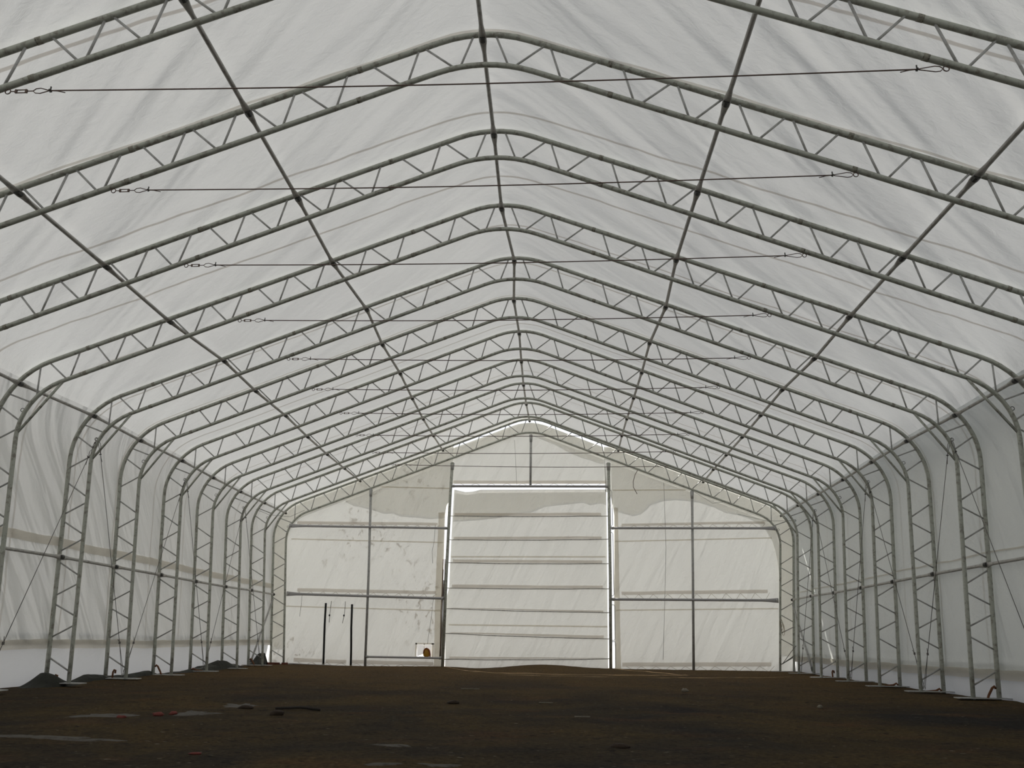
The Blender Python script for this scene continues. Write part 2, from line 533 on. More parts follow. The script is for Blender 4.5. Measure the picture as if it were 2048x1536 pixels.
def purlin(x, z, name, label, cat):
    s = 1 if x >= 0 else -1
    p = nearest_on(OUT, abs(x), z)
    # the pipes are bolted to the inner side of the outer chord
    if abs(x) < 0.01: off = Vector((0, -0.062))
    elif cat == 'girt': off = Vector((-0.045, 0))
    elif 'eave' in name: off = Vector((-0.040, -0.035))
    else: off = Vector((-0.02, -0.052))
    px, pz = s * (p.x + off.x), p.y + off.y
    nrm = Vector((-s * off.x, 0, -off.y)).normalized() * -1
    root = empty(name, at(px, pz, YT[0]), label, cat, 'pipes running along the hall')
    ys = [YT[0] - 2.0] + YT
    for i in range(len(ys) - 1):
        a = at(px, pz, ys[i]); b = at(px, pz, ys[i + 1])
        L = (b - a).length
        pts, sc = [], []
        for f, w in ((0.0, (1.75, .35)), (.06 / L * 1.0, (1.75, .35)), (.12 / L, (1.45, .6)), (.26 / L, (1, 1)), (.5, (1, 1)), (1 - .26 / L, (1, 1)),
                     (1 - .12 / L, (1.45, .6)), (1 - .06 / L, (1.75, .35)), (1.0, (1.75, .35))):
            pts.append(a + (b - a) * f); sc.append(w)
        upv = Vector((nrm.x, 0, nrm.z))
        tube('pipe', pts, 0.031, MT['purlin'], root, 10, scales=sc, up=upv)
    for y in YT:
        c = at(px, pz, y)
        t = Vector((0, 1, 0))
        V, Fc = join(tube_data([c - t * 0.035, c + t * 0.05], 0.045, 8),
                     tube_data([c + Vector((0, 0.0, 0)) - nrm * 0.07, c + nrm * 0.05], 0.011, 6))
        meshobj('clamp', V, Fc, MT['clamp'], root)
    return root
for l in LINES: purlin(*l)

# ------------------------------------------------------------------ fabric shell
def shell(name, i0, i1, m, label, cat, zmin=None, extra=None):
    prof = dense(SKIN, 0.35)
    tot = [0.0]
    for a, b in zip(prof, prof[1:]): tot.append(tot[-1] + (b - a).length)
    half = tot[-1] / 2
    if zmin is not None:
        for i in range(len(prof) - 1):
            a, b = prof[i], prof[i + 1]
            if (a.y - zmin) * (b.y - zmin) < 0:
                f = (zmin - a.y) / (b.y - a.y)
                if (f > 0.5) == (a.y < zmin):
                    prof[i if a.y < zmin else i + 1] = a + (b - a) * f
                else:
                    prof[i if a.y < zmin else i + 1] = a + (b - a) * f
    sel = [(p, d) for p, d in zip(prof, tot) if i0 <= d <= i1]
    if zmin is not None:
        sel = [(p, d) for p, d in sel if p.y >= zmin - 1e-5]
    ys = []
    y = -3.4
    marks = [-3.4, -1.4, 0.6, 2.6, 4.6] + YT[:-1] + [28.30]
    for a, b in zip(marks, marks[1:]):
        for j in range(8): ys.append(a + (b - a) * j / 8)
    ys.append(28.30)
    V, UV, Fc = [], [], []
    n = len(sel)
    for yi, y in enumerate(ys):
        # cloth dips inward slightly between the arches
        f = 0.0
        for a, b in zip(marks, marks[1:]):
            if a <= y <= b: f = math.sin(PI * (y - a) / (b - a))
        for p, d in sel:
            nx, nz = p.x, (p.y - 3.2)
            l = math.hypot(nx, nz)
            dip = 0.022 * f
            q = at(p.x - nx / l * dip, p.y - nz / l * dip, y)
            V.append(q)
            UV.append((y, d if d <= half else 2 * half - d))
    for i in range(len(ys) - 1):
        for j in range(n - 1):
            Fc.append((i * n + j, (i + 1) * n + j, (i + 1) * n + j + 1, i * n + j + 1))
    o = meshobj(name, V, Fc, m, None, True, UV)
    tag(o, label, cat, None, 'structure')
    return o
prof = dense(SKIN, 0.35)
tot = 0.0
lens = [0.0]
for a, b in zip(prof, prof[1:]):
    tot += (b - a).length; lens.append(tot)
# split at the eave line
ce = min(range(len(prof)), key=lambda i: (prof[i].x + 8.99) ** 2 + (prof[i].y - 5.35) ** 2)
LE = lens[ce]
shell('wall_left', 0, LE + 1e-6, MT['wall'], 'wrinkled white fabric wall on the left, pleated diagonally', 'wall', 0.66)
shell('ceiling', LE - 1e-6, tot - LE + 1e-6, MT['roof'], 'translucent white fabric roof stretched over the trusses', 'ceiling')
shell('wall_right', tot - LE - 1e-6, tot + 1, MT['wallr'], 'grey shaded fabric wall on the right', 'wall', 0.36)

def strip_along(name, x, z0, z1, m, label, cat, y0=-3.4, y1=28.2, wob=0.015, bulge=0.0, sd=0):
    """band of cloth lying on a side wall, z0..z1"""
    s = 1 if x > 0 else -1
    V, UV, Fc = [], [], []
    ny = 150
    nz = 7
    for i in range(ny + 1):
        y = y0 + (y1 - y0) * i / ny
        for j in range(nz):
            f = j / (nz - 1)
            w = wob * 2 * noise.noise(Vector((y * 0.8, sd + 7.0, 0))) + wob * noise.noise(Vector((y * 2.5, sd + 3.0, f)))
            z = z0 + (z1 - z0) * f + (w if f < .99 or True else 0)
            bx = bulge * (1 - f) ** 2
            V.append(at(s * (abs(x) + 0.0859 * max(z, 0) + bx), z, y))
            UV.append((y, z + sd))
    for i in range(ny):
        for j in range(nz - 1):
            Fc.append((i * nz + j, (i + 1) * nz + j, (i + 1) * nz + j + 1, i * nz + j + 1))
    o = meshobj(name, V, Fc, m, None, True, UV)
    tag(o, label, cat, None, 'structure')
    return o
WX = 8.803 + OFFS
strip_along('trim_1', -(WX - 0.045), 2.52, 2.69, MT['band'], 'tan double thickness band along the left wall above the girt', 'fabric band', sd=1)
strip_along('trim_2', -(WX - 0.05), 0.60, 0.77, MT['band'], 'tan rolled hem of the left wall above the bright skirt', 'fabric hem', sd=2)
strip_along('trim_3', -(WX + 0.03), -0.12, 0.86, MT['skirt'], 'bright white skirt along the foot of the left wall', 'fabric skirt', bulge=0.22, sd=3)
strip_along('trim_4', WX - 0.05, 0.30, 0.47, MT['band'], 'dirty tan hem of the right wall above the skirt', 'fabric hem', sd=4)
strip_along('trim_5', WX + 0.03, -0.14, 0.56, MT['skirt'], 'pale skirt along the foot of the right wall', 'fabric skirt', bulge=0.10, sd=5)
strip_along('trim_6', WX - 0.045, 2.52, 2.555, MT['band'], 'thin stitched line along the right wall above the girt', 'fabric seam', sd=6)

# ------------------------------------------------------------------ floor and yard
def ground_z(x, y):
    z = -0.03 + 0.035 * noise.noise(Vector((x * 0.35, y * 0.35, 0))) + 0.018 * noise.noise(Vector((x * 1.3, y * 1.3, 4))) + 0.012 * noise.noise(Vector((x * 4, y * 4, 9)))
    far = max(0.0, min(1.0, (y - 24.5) / 3.0))
    bank = 0.10 * math.exp(-((x - 0.6) / 1.3) ** 2) - 0.05 * math.exp(-((x + 1.6) / 0.9) ** 2) - 0.03 * math.exp(-((x + 5.5) / 2) ** 2)
    return z * (1 - 0.5 * far) + bank * far
V, Fc, nx, ny = [], [], 150, 230
for i in range(ny + 1):
    y = -3.4 + (28.75 + 3.4) * i / ny
    for j in range(nx + 1):
        x = -9.35 + 18.7 * j / nx
        V.append((x, y, ground_z(x, y)))
for i in range(ny):
    for j in range(nx):
        a = i * (nx + 1) + j
        Fc.append((a, a + 1, a + nx + 2, a + nx + 1))
tag(meshobj('floor', V, Fc, MT['soil'], None, True), 'bare dark brown soil floor of the hall', 'floor', None, 'structure')
V = []; Fc = []
for i in range(41):
    for j in range(41):
        x = -120 + 6 * j; y = -100 + 6 * i
        V.append((x, y, -0.16 + 0.02 * noise.noise(Vector((x * .1, y * .1, 2)))))
for i in range(40):
    for j in range(40):
        a = i * 41 + j
        Fc.append((a, a + 1, a + 42, a + 41))
tag(meshobj('ground', V, Fc, MT['yard'], None, True), 'pale sunlit yard outside, seen through the slits beside the door', 'ground', None, 'structure')

# ------------------------------------------------------------------ end wall
YE = YT[10]
YF = YE + 0.13          # plane of the end sheeting
def ew(x, z, dy=0.0): return Vector((x, YF + dy, z))
def sheet(name, poly, m, parent=None, dy=0.0, ripple=0.0):
    V = [ew(x, z, dy) for x, z in poly]
    UV = [(x, z) for x, z in poly]
    return meshobj(name, V, [tuple(range(len(V)))], m, parent, False, UV)

def roofline(x, gap):
    p = by_x(OUT, abs(x))
    q = at(x, p.y, YE)
    return q.z - gap
top_gap = 0.085
wall = empty('wall_far', ew(0, 0), 'cream fabric end wall of the hall, laced to steel girts', 'wall', None, 'structure')
def edge_profile(s, x_from, gap):
    """end sheeting edge from x_from on the roof slope out to the shoulder and down the leg"""
    pts = []
    for p in dense(OUT, 0.3):
        if s * p.x >= x_from:
            q = at(p.x, p.y, YE)
            gg = gap if p.y > 5.6 else (-0.075 if p.y < 4.9 else gap + (-0.075 - gap) * (5.6 - p.y) / 0.7)
            c = Vector((p.x, max(p.y - 3.0, 0.0) if p.y > 4.9 else 0.0)).normalized() * gg
            pts.append((q.x - c.x, q.z - c.y))
    if s < 0: pts = pts[::-1]
    return pts
lp = edge_profile(-1, 2.82, -0.02)
left_poly = [(-2.80, 7.02), (-2.80, 5.75), (-2.98, 5.45), (-3.02, 5.10), (-3.01, 3.87), (-2.99, 2.49), (-2.95, 0.67), (-2.93, -0.12), (-3.30, -0.12), (-3.30, 0.68), (-3.82, 0.68), (-3.82, -0.12), (-8.95, -0.12), (-8.93, 0.5)]
left_poly = [(-2.80, roofline(2.80, -0.02))] + left_poly[1:] + lp[::-1]
sheet('fabric_panel', left_poly, MT['end'], wall)
sheet('fabric_panel', [(-3.82, -0.12), (-3.30, -0.12), (-3.30, 0.29), (-3.82, 0.29)], MT['end'], wall)
rp = edge_profile(1, 2.82, 0.02)
right_poly = [(2.72, roofline(2.72, 0.07)), (2.74, 5.98), (2.90, 5.9), (2.99, 5.5), (3.03, 5.14), (2.95, 2.22), (2.92, -0.12), (9.0, -0.12), (8.97, 0.5)] + rp[::-1]
sheet('fabric_panel', right_poly[::-1], MT['clean'], wall)
cp = [(x / 100, roofline(x / 100, top_gap)) for x in range(-282, 283, 24)]
sheet('fabric_panel', [(-2.80, 6.24), (2.80, 6.26)] + cp[::-1], MT['clean'], wall, 0.02)
# hems on the edges beside the door
sheet('edge_hem', [(-3.02, 5.2), (-3.25, 5.2), (-3.26, 2.4), (-3.20, -0.1), (-2.94, -0.1), (-2.99, 2.4)], MT['band'], wall, -0.012)
sheet('edge_hem', [(3.03, 5.4), (3.17, 5.4), (3.12, -0.1), (2.93, -0.1), (2.96, 2.4)], MT['band'], wall, -0.012)
# weld seams
for a in ((-8.55, 4.22, -3.05, 4.13), (-8.5, 1.89, -3.05, 1.80), (3.05, 4.21, 8.5, 4.37), (3.0, 1.88, 8.5, 1.99), (3.0, 6.03, 5.6, 6.05), (-5.4, 6.12, -2.85, 6.07)):
    sheet('weld_seam', [(a[0], a[1] - .022), (a[2], a[3] - .022), (a[2], a[3] + .022), (a[0], a[1] + .022)], MT['band'], wall, -0.006)
# pockets that hold the lacing bars
def pocket(x0, z0a, z0b, x1, z1a, z1b, parent, dy=-0.016, m='pocket'):
    n = 14
    V, UV, Fc = [], [], []
    for i in range(n + 1):
        f = i / n
        x = x0 + (x1 - x0) * f
        w = 0.012 * noise.noise(Vector((x * 0.9, z0a * 3.3, 0)))
        lo = z0a + (z1a - z0a) * f + w; hi = z0b + (z1b - z0b) * f + w
        for j, g in enumerate((0, .5, 1)):
            V.append(ew(x, lo + (hi - lo) * g, dy - (0.018 if j == 1 else 0)))
            UV.append((x, lo + (hi - lo) * g))
    for i in range(n):
        for j in range(2):
            a = i * 3 + j
            Fc.append((a, a + 3, a + 4, a + 1))
    return meshobj('bar_pocket', V, Fc, MT[m], parent, True, UV)
pocket(-8.38, 4.75, 4.86, -3.27, 4.73, 4.83, wall)
pocket(-8.15, 2.39, 2.51, -3.23, 2.35, 2.46, wall)
pocket(3.28, 4.75, 4.84, 8.29, 4.86, 4.95, wall)
pocket(3.21, 2.39, 2.50, 8.19, 2.50, 2.62, wall)
pocket(3.17, 0.06, 0.19, 8.11, 0.13, 0.26, wall)
pocket(-8.05, 0.06, 0.19, -7.06, 0.05, 0.16, wall)
pocket(-6.93, 0.03, 0.15, -6.22, 0.02, 0.14, wall)
pocket(-6.03, 0.03, 0.15, -3.23, 0.00, 0.12, wall)
pocket(-2.76, 6.24, 6.36, 2.77, 6.26, 6.38, wall, 0.004)

# the roof cover wraps round the end frame ; unseen sheets are added outside to shade the wall
hang = empty('cover_wrap_shade', ew(0, 6, .1), 'roof cover wrapped round the end frame, with sheets added to shade the end wall', 'fabric flap')
V, UV, Fc = [], [], []
di = dense(OUT, 0.16)
dn = dense(INN, 0.04)
for i, q in enumerate(di):
    p = min(dn, key=lambda v: (v - q).length)
    wob = 0.05 * noise.noise(Vector((p.x * 1.1, p.y * 1.1, 1))) if abs(p.x) > 8 else 0.015 * noise.noise(Vector((p.x * 2.1, p.y, 1)))
    d = (q - p).normalized()
    lift = -0.092 if abs(q.x) < 2.8 else (0.0 if q.y > 5.2 else 0.05)
    if q.y < 5.2 and abs(q.x) > 8: wob += 0.07 * max(0, 1 - q.y / 5.0)
    a = p + d * (wob - .02); b = q + d * lift
    a = at(a.x, a.y, YE); b = at(b.x, b.y, YE)
    V += [Vector((a.x, YF + .03, a.z)), Vector((b.x, YF + .03, b.z))]
    UV += [(a.x, a.z), (b.x, b.z)]
for i in range(len(di) - 1):
    if max(di[i].y, di[i + 1].y) < 0.55: continue
    Fc.append((2 * i, 2 * i + 1, 2 * i + 3, 2 * i + 2))
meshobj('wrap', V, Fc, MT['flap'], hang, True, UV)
def up_to_chord(pts):
    x0, x1 = pts[0][0], pts[-1][0]
    n = 10
    top = []
    for i in range(n + 1):
        x = x1 + (x0 - x1) * i / n
        p = by_x(INN, abs(x)) if abs(x) < 8.2 else by_z(INN, 4.6)
        top.append((x, at(x, p.y, YE).z - .02))
    return pts + top
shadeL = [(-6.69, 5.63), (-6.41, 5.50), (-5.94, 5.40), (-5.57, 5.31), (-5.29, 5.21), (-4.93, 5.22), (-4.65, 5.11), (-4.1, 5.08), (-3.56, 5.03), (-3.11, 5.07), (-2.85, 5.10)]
sheet('shade_sheet', up_to_chord(shadeL), MT['flap'], hang, 0.05)  # unseen sheet added to darken the left panel, cut to the shade outline
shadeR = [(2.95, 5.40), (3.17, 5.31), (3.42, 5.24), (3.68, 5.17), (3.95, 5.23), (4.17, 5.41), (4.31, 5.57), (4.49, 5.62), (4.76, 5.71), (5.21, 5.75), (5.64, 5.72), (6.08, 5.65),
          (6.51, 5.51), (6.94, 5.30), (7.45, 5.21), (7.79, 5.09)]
sheet('shade_sheet', up_to_chord(shadeR), MT['flap'], hang, 0.05)  # added sheet shaped like the shade on the right panel
sheet('shade_sheet', [(7.79, 5.09), (8.04, 4.92), (8.28, 4.71), (8.46, 4.38), (8.55, 4.04), (8.60, 3.61), (8.62, 3.11), (8.63, 3.1), (8.70, 4.2), (8.62, 4.72), (8.3, 5.05), (7.79, 5.23)], MT['flap'], hang, 0.05)  # added sheet carrying that shade down beside the right leg
sheet('shade_sheet', up_to_chord([(0.11, 8.08), (0.94, 7.74), (1.49, 7.42), (1.94, 7.24), (2.21, 7.17), (2.48, 7.06), (2.72, 7.02)]), MT['flap'], hang, 0.05)  # added sheet for the shaded strip right of the ridge
# ------------------------------------------------------------------ the big curtain door
door = empty('door_1', ew(0, 0), 'tall white roll-up fabric curtain door with thin horizontal bars', 'door', None, 'structure')
curt = [(-2.72, 6.03), (-2.30, 5.94), (-2.05, 5.96), (-1.75, 6.03), (2.76, 6.06), (2.77, 5.94), (2.75, 3.91), (2.69, -0.12), (-2.82, -0.12), (-2.85, 1.0), (-2.84, 2.3), (-2.78, 2.6), (-2.77, 3.69), (-2.75, 4.93)]
sheet('curtain', curt, MT['clean'], door, 0.0)
sheet('door_shade_sheet', [(-2.74, 4.93), (-2.29, 4.95), (-1.75, 4.99), (-1.04, 5.08), (-0.5, 5.22), (0.04, 5.26), (0.57, 5.48), (1.29, 5.56), (1.92, 5.63), (2.18, 5.54), (2.54, 5.61), (2.76, 5.53), (2.76, 6.02), (-1.8, 5.97), (-2.05, 5.92), (-2.30, 5.89), (-2.70, 5.97)], MT['flap'], door, 0.04)  # unseen sheet added behind the curtain, cut to the shade across its top
bars = [(5.07, 5.10), (4.23, 4.28), (3.43, 3.44), (2.56, 2.59), (1.87, 1.80), (1.05, 0.94), (0.21, 0.30)]
pk = [(5.18, 5.22), (4.335, 4.385), (3.545, 3.555), (2.685, 2.69), (1.90, 1.865), (1.09, 1.05), (0.30, 0.325)]
for (a, b), (pa, pb) in zip(bars, pk):
    n = 12
    pts = [ew(-2.86 + 5.68 * i / n, a + (b - a) * i / n + 0.012 * noise.noise(Vector((i * .45, a, 0))) - 0.02 * math.sin(PI * i / n), -0.03) for i in range(n + 1)]
    tube('stiffener_bar', pts, 0.017, MT['purlin'], door, 6)
    pocket(-2.68, a + .01, pa, 2.57, b + .01, pb, door, -0.014)
for z0, z1 in ((3.64, 3.68), (1.34, 1.34)):
    sheet('weld_seam', [(-2.74, z0 - .03), (2.70, z1 - .03), (2.70, z1 + .02), (-2.74, z0 + .02)], MT['band'], door, -0.006)

# ------------------------------------------------------------------ end wall steel
def post(pts, r, label, name='end_post', cat='post', m='legsteel', grp='posts of the end wall', foot=True):
    root = empty(name, pts[0], label, cat, grp)
    tube('pipe', pts, r, MT[m], root, 10)
    if foot:
        a = Vector(pts[0]); b = Vector(pts[-1])
        t = (b - a).normalized()
        tube('end_fitting', [b - t * 0.28, b - t * 0.02], r * 1.15, MT['legsteel'], root, 10, scales=[(1, 1), (1.25, .7)])
    return root
YP = YE - 0.02
def pp(x, z): return Vector((x, YP, z))
post([pp(-5.53, -0.09), pp(-5.62, 3.0), pp(-5.74, 6.02)], 0.045, 'grey steel post in the middle of the left end panel')
post([pp(5.51, -0.06), pp(5.66, 3.0), pp(5.80, 5.99)], 0.045, 'grey steel post in the middle of the right end panel')
post([pp(-2.885, -0.08), pp(-2.875, 3.0), pp(-2.84, 5.6), pp(-2.80, 7.0)], 0.055, 'steel door post on the left side of the curtain door', 'door_post', 'post', 'steel')
post([pp(2.77, -0.06), pp(2.83, 3.0), pp(2.865, 7.0)], 0.055, 'steel door post on the right side of the curtain door', 'door_post', 'post', 'steel')
post([pp(0.05, 6.15), pp(0.06, 8.05)], 0.045, 'short grey post from the door header up to the ridge')
def girt(a, b, r, label, name='end_girt', cat='girt', flat=(0, 1), m='girt'):
    root = empty(name, (Vector(a) + Vector(b)) / 2, label, cat, 'girts of the end wall')
    a, b = Vector(a), Vector(b)
    L = (b - a).length
    pts, sc = [], []
    for f in (0, .10 / L, .35 / L, .6 / L, .5, 1 - .6 / L, 1 - .35 / L, 1 - .1 / L, 1):
        pts.append(a + (b - a) * f)
        e = 0
        if flat[0] and f < .2: e = 1 - min(1, f * L / .45)
        if flat[1] and f > .8: e = 1 - min(1, (1 - f) * L / .45)
        sc.append((1 - .6 * e, 1 + .9 * e))
    tube('pipe', pts, r, MT[m], root, 10, scales=sc)
    for k, e in enumerate((a, b)):
        t = (b - a).normalized() * (1 if k == 0 else -1)
        tube('end_fitting', [e + t * .02, e + t * .09], r * 1.25, MT['legsteel'], root, 8)
    return root
YG = YE - 0.07
def pg(x, z): return Vector((x, YG, z))
girt(pg(-8.60, 4.665), pg(-2.90, 4.61), 0.042, 'upper pipe girt across the left end panel', flat=(1, 0))
girt(pg(-8.46, 2.305), pg(-2.93, 2.20), 0.045, 'middle pipe girt across the left end panel', flat=(1, 0))
girt(pg(2.90, 4.65), pg(8.62, 4.68), 0.042, 'upper pipe girt across the right end panel', flat=(0, 1))
girt(pg(2.86, 2.23), pg(8.48, 2.25), 0.045, 'middle pipe girt across the right end panel', flat=(0, 1))
girt(pg(-5.52, 0.26), pg(-2.92, 0.25), 0.035, 'low pipe rail beside the door, under the small flap window', flat=(0, 0))
girt(pg(-8.38, 0.01), pg(-6.1, -0.06), 0.022, 'thin base pipe along the foot of the left end panel', 'base_pipe', 'pipe', flat=(0, 0))
girt(pg(-2.78, 6.12), pg(2.82, 6.125), 0.045, 'steel header pipe above the curtain door', 'door_header', 'beam', flat=(0, 0))

# lacing cords between pockets and girts
def lacing(x0, zt0, zb0, x1, zt1, zb1, label, n):
    pts = []
    for i in range(n + 1):
        f = i / n
        x = x0 + (x1 - x0) * f
        up = i % 2 == 0
        z = (zt0 + (zt1 - zt0) * f) if up else (zb0 + (zb1 - zb0) * f)
        pts.append(Vector((x, YF - .03 if up else YG - .045, z)))
    V, Fc = [], []
    V, Fc = join(*[tube_data([a, b], 0.0055, 5) for a, b in zip(pts, pts[1:])])
    o = meshobj('lacing_cord', V, Fc, MT['cord'])
    tag(o, label, 'cord', 'lacing cords of the end wall')
lacing(-8.3, 4.76, 4.62, -3.2, 4.73, 4.57, 'zigzag lacing cord on the upper girt of the left end panel', 26)
lacing(-8.1, 2.40, 2.25, -3.2, 2.36, 2.16, 'zigzag lacing cord on the middle girt of the left end panel', 22)
lacing(3.25, 4.76, 4.61, 8.3, 4.87, 4.64, 'zigzag lacing cord on the upper girt of the right end panel', 22)
lacing(3.3, 2.40, 2.18, 8.25, 2.51, 2.20, 'zigzag lacing cord on the middle girt of the right end panel', 20)
lacing(3.3, 0.07, -0.06, 8.2, 0.14, -0.03, 'zigzag lacing cord along the foot of the right end panel', 20)
lacing(-2.5, 6.25, 6.10, 2.6, 6.27, 6.10, 'zigzag lacing cord along the header above the curtain door', 18)
lacing(-7.9, 0.06, -0.05, -3.3, 0.01, -0.08, 'zigzag lacing cord along the foot of the left end panel', 18)

# door guides: bent rods beside the right post, rope bundle beside the left one
root = empty('door_guide', ew(2.98, 0, -.1), 'bent wire guide rods beside the right door post', 'door guide')
for z0, z1 in ((4.72, 6.0), (2.35, 4.5), (0.9, 2.05), (0.0, 0.85)):
    tube('rod', [Vector((2.82, YP, z1)), Vector((2.93, YP, z1)), Vector((2.955, YP, z1 - .05)), Vector((2.955 - .02 * (5 - z0) / 5, YP, z0 + .05)), Vector((2.91, YP, z0)), Vector((2.81, YP, z0))], 0.012, MT['legsteel'], root, 6)
root = empty('rope_bundle', ew(-3.0, 0, -.1), 'brown bundle of ropes hanging along the left door post', 'rope')
for i in range(5):
    pts = [Vector((-2.99 + 0.022 * i - 0.015 + 0.02 * noise.noise(Vector((z * .9, i * 5, 0))), YP + .02 * (i % 2), z)) for z in [0.3 + 0.36 * j for j in range(10 - i % 3)]]
    tube('rope', pts, 0.012, (MT['rust'], MT['cord'], MT['greywire'])[i % 3], root, 6)
# zipper flap: two black strips and two straps
d2 = empty('door_2', ew(-6.6, 0, -.02), 'zipped flap doorway in the left end panel, edged with two black strips', 'door', None, 'structure')
for pts in ([(-7.09, 2.01), (-7.07, 1.3), (-7.03, 0.5), (-7.0, -0.11)], [(-6.16, 1.98), (-6.13, 1.2), (-6.08, 0.5), (-6.05, -0.10)]):
    tube('zip_strip', [ew(x, z, -.03) for x, z in pts], 0.036, MT['black'], d2, 6, scales=[(1, .4)] * 4, up=Vector((0, 1, 0)))
for pts in ([(-6.90, 2.08), (-6.91, 1.8), (-6.92, 1.6), (-6.92, 1.36)], [(-6.40, 2.07), (-6.40, 1.8), (-6.41, 1.6), (-6.45, 1.34)]):
    st = tube('tie_strap', [ew(x, z, -.03) for x, z in pts], 0.009, MT['greywire'], d2, 5)
    box('buckle', ew(pts[2][0] - .005, pts[2][1], -.04), (0.045, 0.03, 0.06), MT['black'], st)
# small flap window with a rounded amber thing behind it
win = empty('window_1', ew(-3.55, 0.5, -.02), 'small square flap window low in the end wall', 'window', None, 'structure')
sheet('bright_pane', [(-3.80, 0.295), (-3.56, 0.375), (-3.50, 0.295), (-3.315, 0.295), (-3.31, 0.68), (-3.82, 0.68)], MT['pane'], win, 0.010)
for a in ((-3.87, .25, -3.81, .72), (-3.31, .25, -3.23, .72), (-3.87, .68, -3.23, .73), (-3.575, .3, -3.545, .70)):
    sheet('border', [(a[0], a[1]), (a[2], a[1]), (a[2], a[3]), (a[0], a[3])], MT['band'], win, -0.02)
o = blob('bundle', (-3.445, YF - .16, 0.405), (0.128, 0.06, 0.158), MT['yellow'], None, 3, 0.18, 14)
tag(o, 'rounded amber bundle resting on the low rail in front of the flap window', 'bundle')
V, Fc = tube_data([Vector((-3.545, YF - .215, .40)), Vector((-3.54, YF - .215, .48)), Vector((-3.50, YF - .215, .54)), Vector((-3.44, YF - .215, .56)), Vector((-3.38, YF - .215, .52)), Vector((-3.335, YF - .215, .44)), Vector((-3.315, YF - .215, .36)), Vector((-3.32, YF - .215, .28))], 0.018, 6)
r_ = meshobj('rim', V, Fc, MT['orange'], o, True)
r_['label'] = 'red-orange rim'

# wind brace pipes in the far corners
def brace(a, b, label, off=0.0):
    root = empty('wind_brace', b, label, 'brace', 'wind braces at the far corners')
    a, b = Vector(a), Vector(b)
    tube('pipe', [a, a + (b - a) * .5, b], 0.032, MT['legsteel'], root, 8)
    tube('end_fitting', [b + (a - b).normalized() * .02, b + (a - b).normalized() * .16], 0.04, MT['clamp'], root, 8)
brace(at(-8.94, 2.15, YE, -.06), at(-8.78, 0.05, YT[9], .1), 'leaning pipe brace in the far left corner')
brace(at(8.94, 2.15, YE, -.06), at(8.81, 0.03, YT[9], .1), 'leaning pipe brace in the far right corner')

# hanging cords on the end wall
def cordthing(pts, r, label, m='greywire', name='hanging_cord'):
    V, Fc = tube_data(pts, r, 5)
    o = meshobj(name, V, Fc, MT[m], None, True)
    tag(o, label, 'cord', 'loose cords on the end wall')
cordthing([ew(3.90, 6.72, -.18), ew(3.80, 6.55, -.2), ew(3.73, 6.31, -.2), ew(3.73, 6.1, -.2), ew(3.85, 5.86, -.2)], 0.012, 'dark bent cable hanging below the right end truss', 'cable')
cordthing([ew(4.83, 6.30, -.06), ew(4.80, 4, -.06), ew(4.66, 2, -.06), ew(4.53, 0.3, -.06)], 0.006, 'long thin cord hanging straight down the right end panel')
cordthing([ew(-3.35, 4.75, -.06), ew(-3.36, 4.2, -.06), ew(-3.42, 3.8, -.06), ew(-3.38, 3.4, -.06)], 0.006, 'thin cord dangling under the upper left girt beside the door')
cordthing([ew(-3.3, 2.3, -.06), ew(-3.36, 1.5, -.06), ew(-3.45, 0.7, -.06)], 0.006, 'thin cord dangling under the middle left girt above the flap window')
cordthing([ew(-7.95, 2.28, -.06), ew(-7.95, 1.9, -.06), ew(-7.97, 1.55, -.06)], 0.006, 'short cord dangling at the left end of the middle left girt')
cordthing([ew(-0.55, 7.85, -.12), ew(-0.5, 7.2, -.1), ew(-0.45, 6.2, -.1)], 0.005, 'thin cord hanging beside the ridge post above the door')
cordthing([ew(-8.05, 5.2, -.35), ew(-8.5, 4.95, -.5), ew(-9.0, 4.9, -1.2), at(-9.1, 5.0, YT[9], .0)], 0.006, 'slack wire between the last two trusses at the left shoulder')
cordthing([at(7.3, 5.25, YE, -.1), at(8.2, 4.95, YE, -.5), at(8.72, 4.72, YT[9], .0)], 0.006, 'slack wire between the last two trusses at the right shoulder')
cordthing([ew(5.9, 5.95, -.1), ew(6.5, 5.55, -.14), ew(7.0, 5.62, -.1)], 0.005, 'slack loop of wire under the right end truss')
V, Fc = [], []
parts = []
for i in range(4):
    cx, cz = 8.50 + .02 * i, 1.52 - .07 * i
    parts.append(tube_data([Vector((cx + .05 * math.cos(a), YE - .06 + .01 * i, cz + (.13 + .02 * i) * math.sin(a))) for a in [2 * PI * j / 14 for j in range(14)]], 0.007, 5, True))
V, Fc = join(*parts)
tag(meshobj('rope_coil', V, Fc, MT['cord'], None, True), 'tangled pale rope coil hanging on the right leg of the end truss', 'rope')
V, Fc = join(*[tube_data([Vector((8.45, YE - .08, .25)), Vector((8.75, YE - .1, .62)), Vector((8.92, YE - .1, .8))], .010, 5), tube_data([Vector((8.42, YE - .08, .22)), Vector((8.8, YE - .1, .47))], .014, 5)])
tag(meshobj('guy_rope', V, Fc, MT['greywire'], None, True), 'short tied guy ropes at the foot of the right end truss', 'rope')

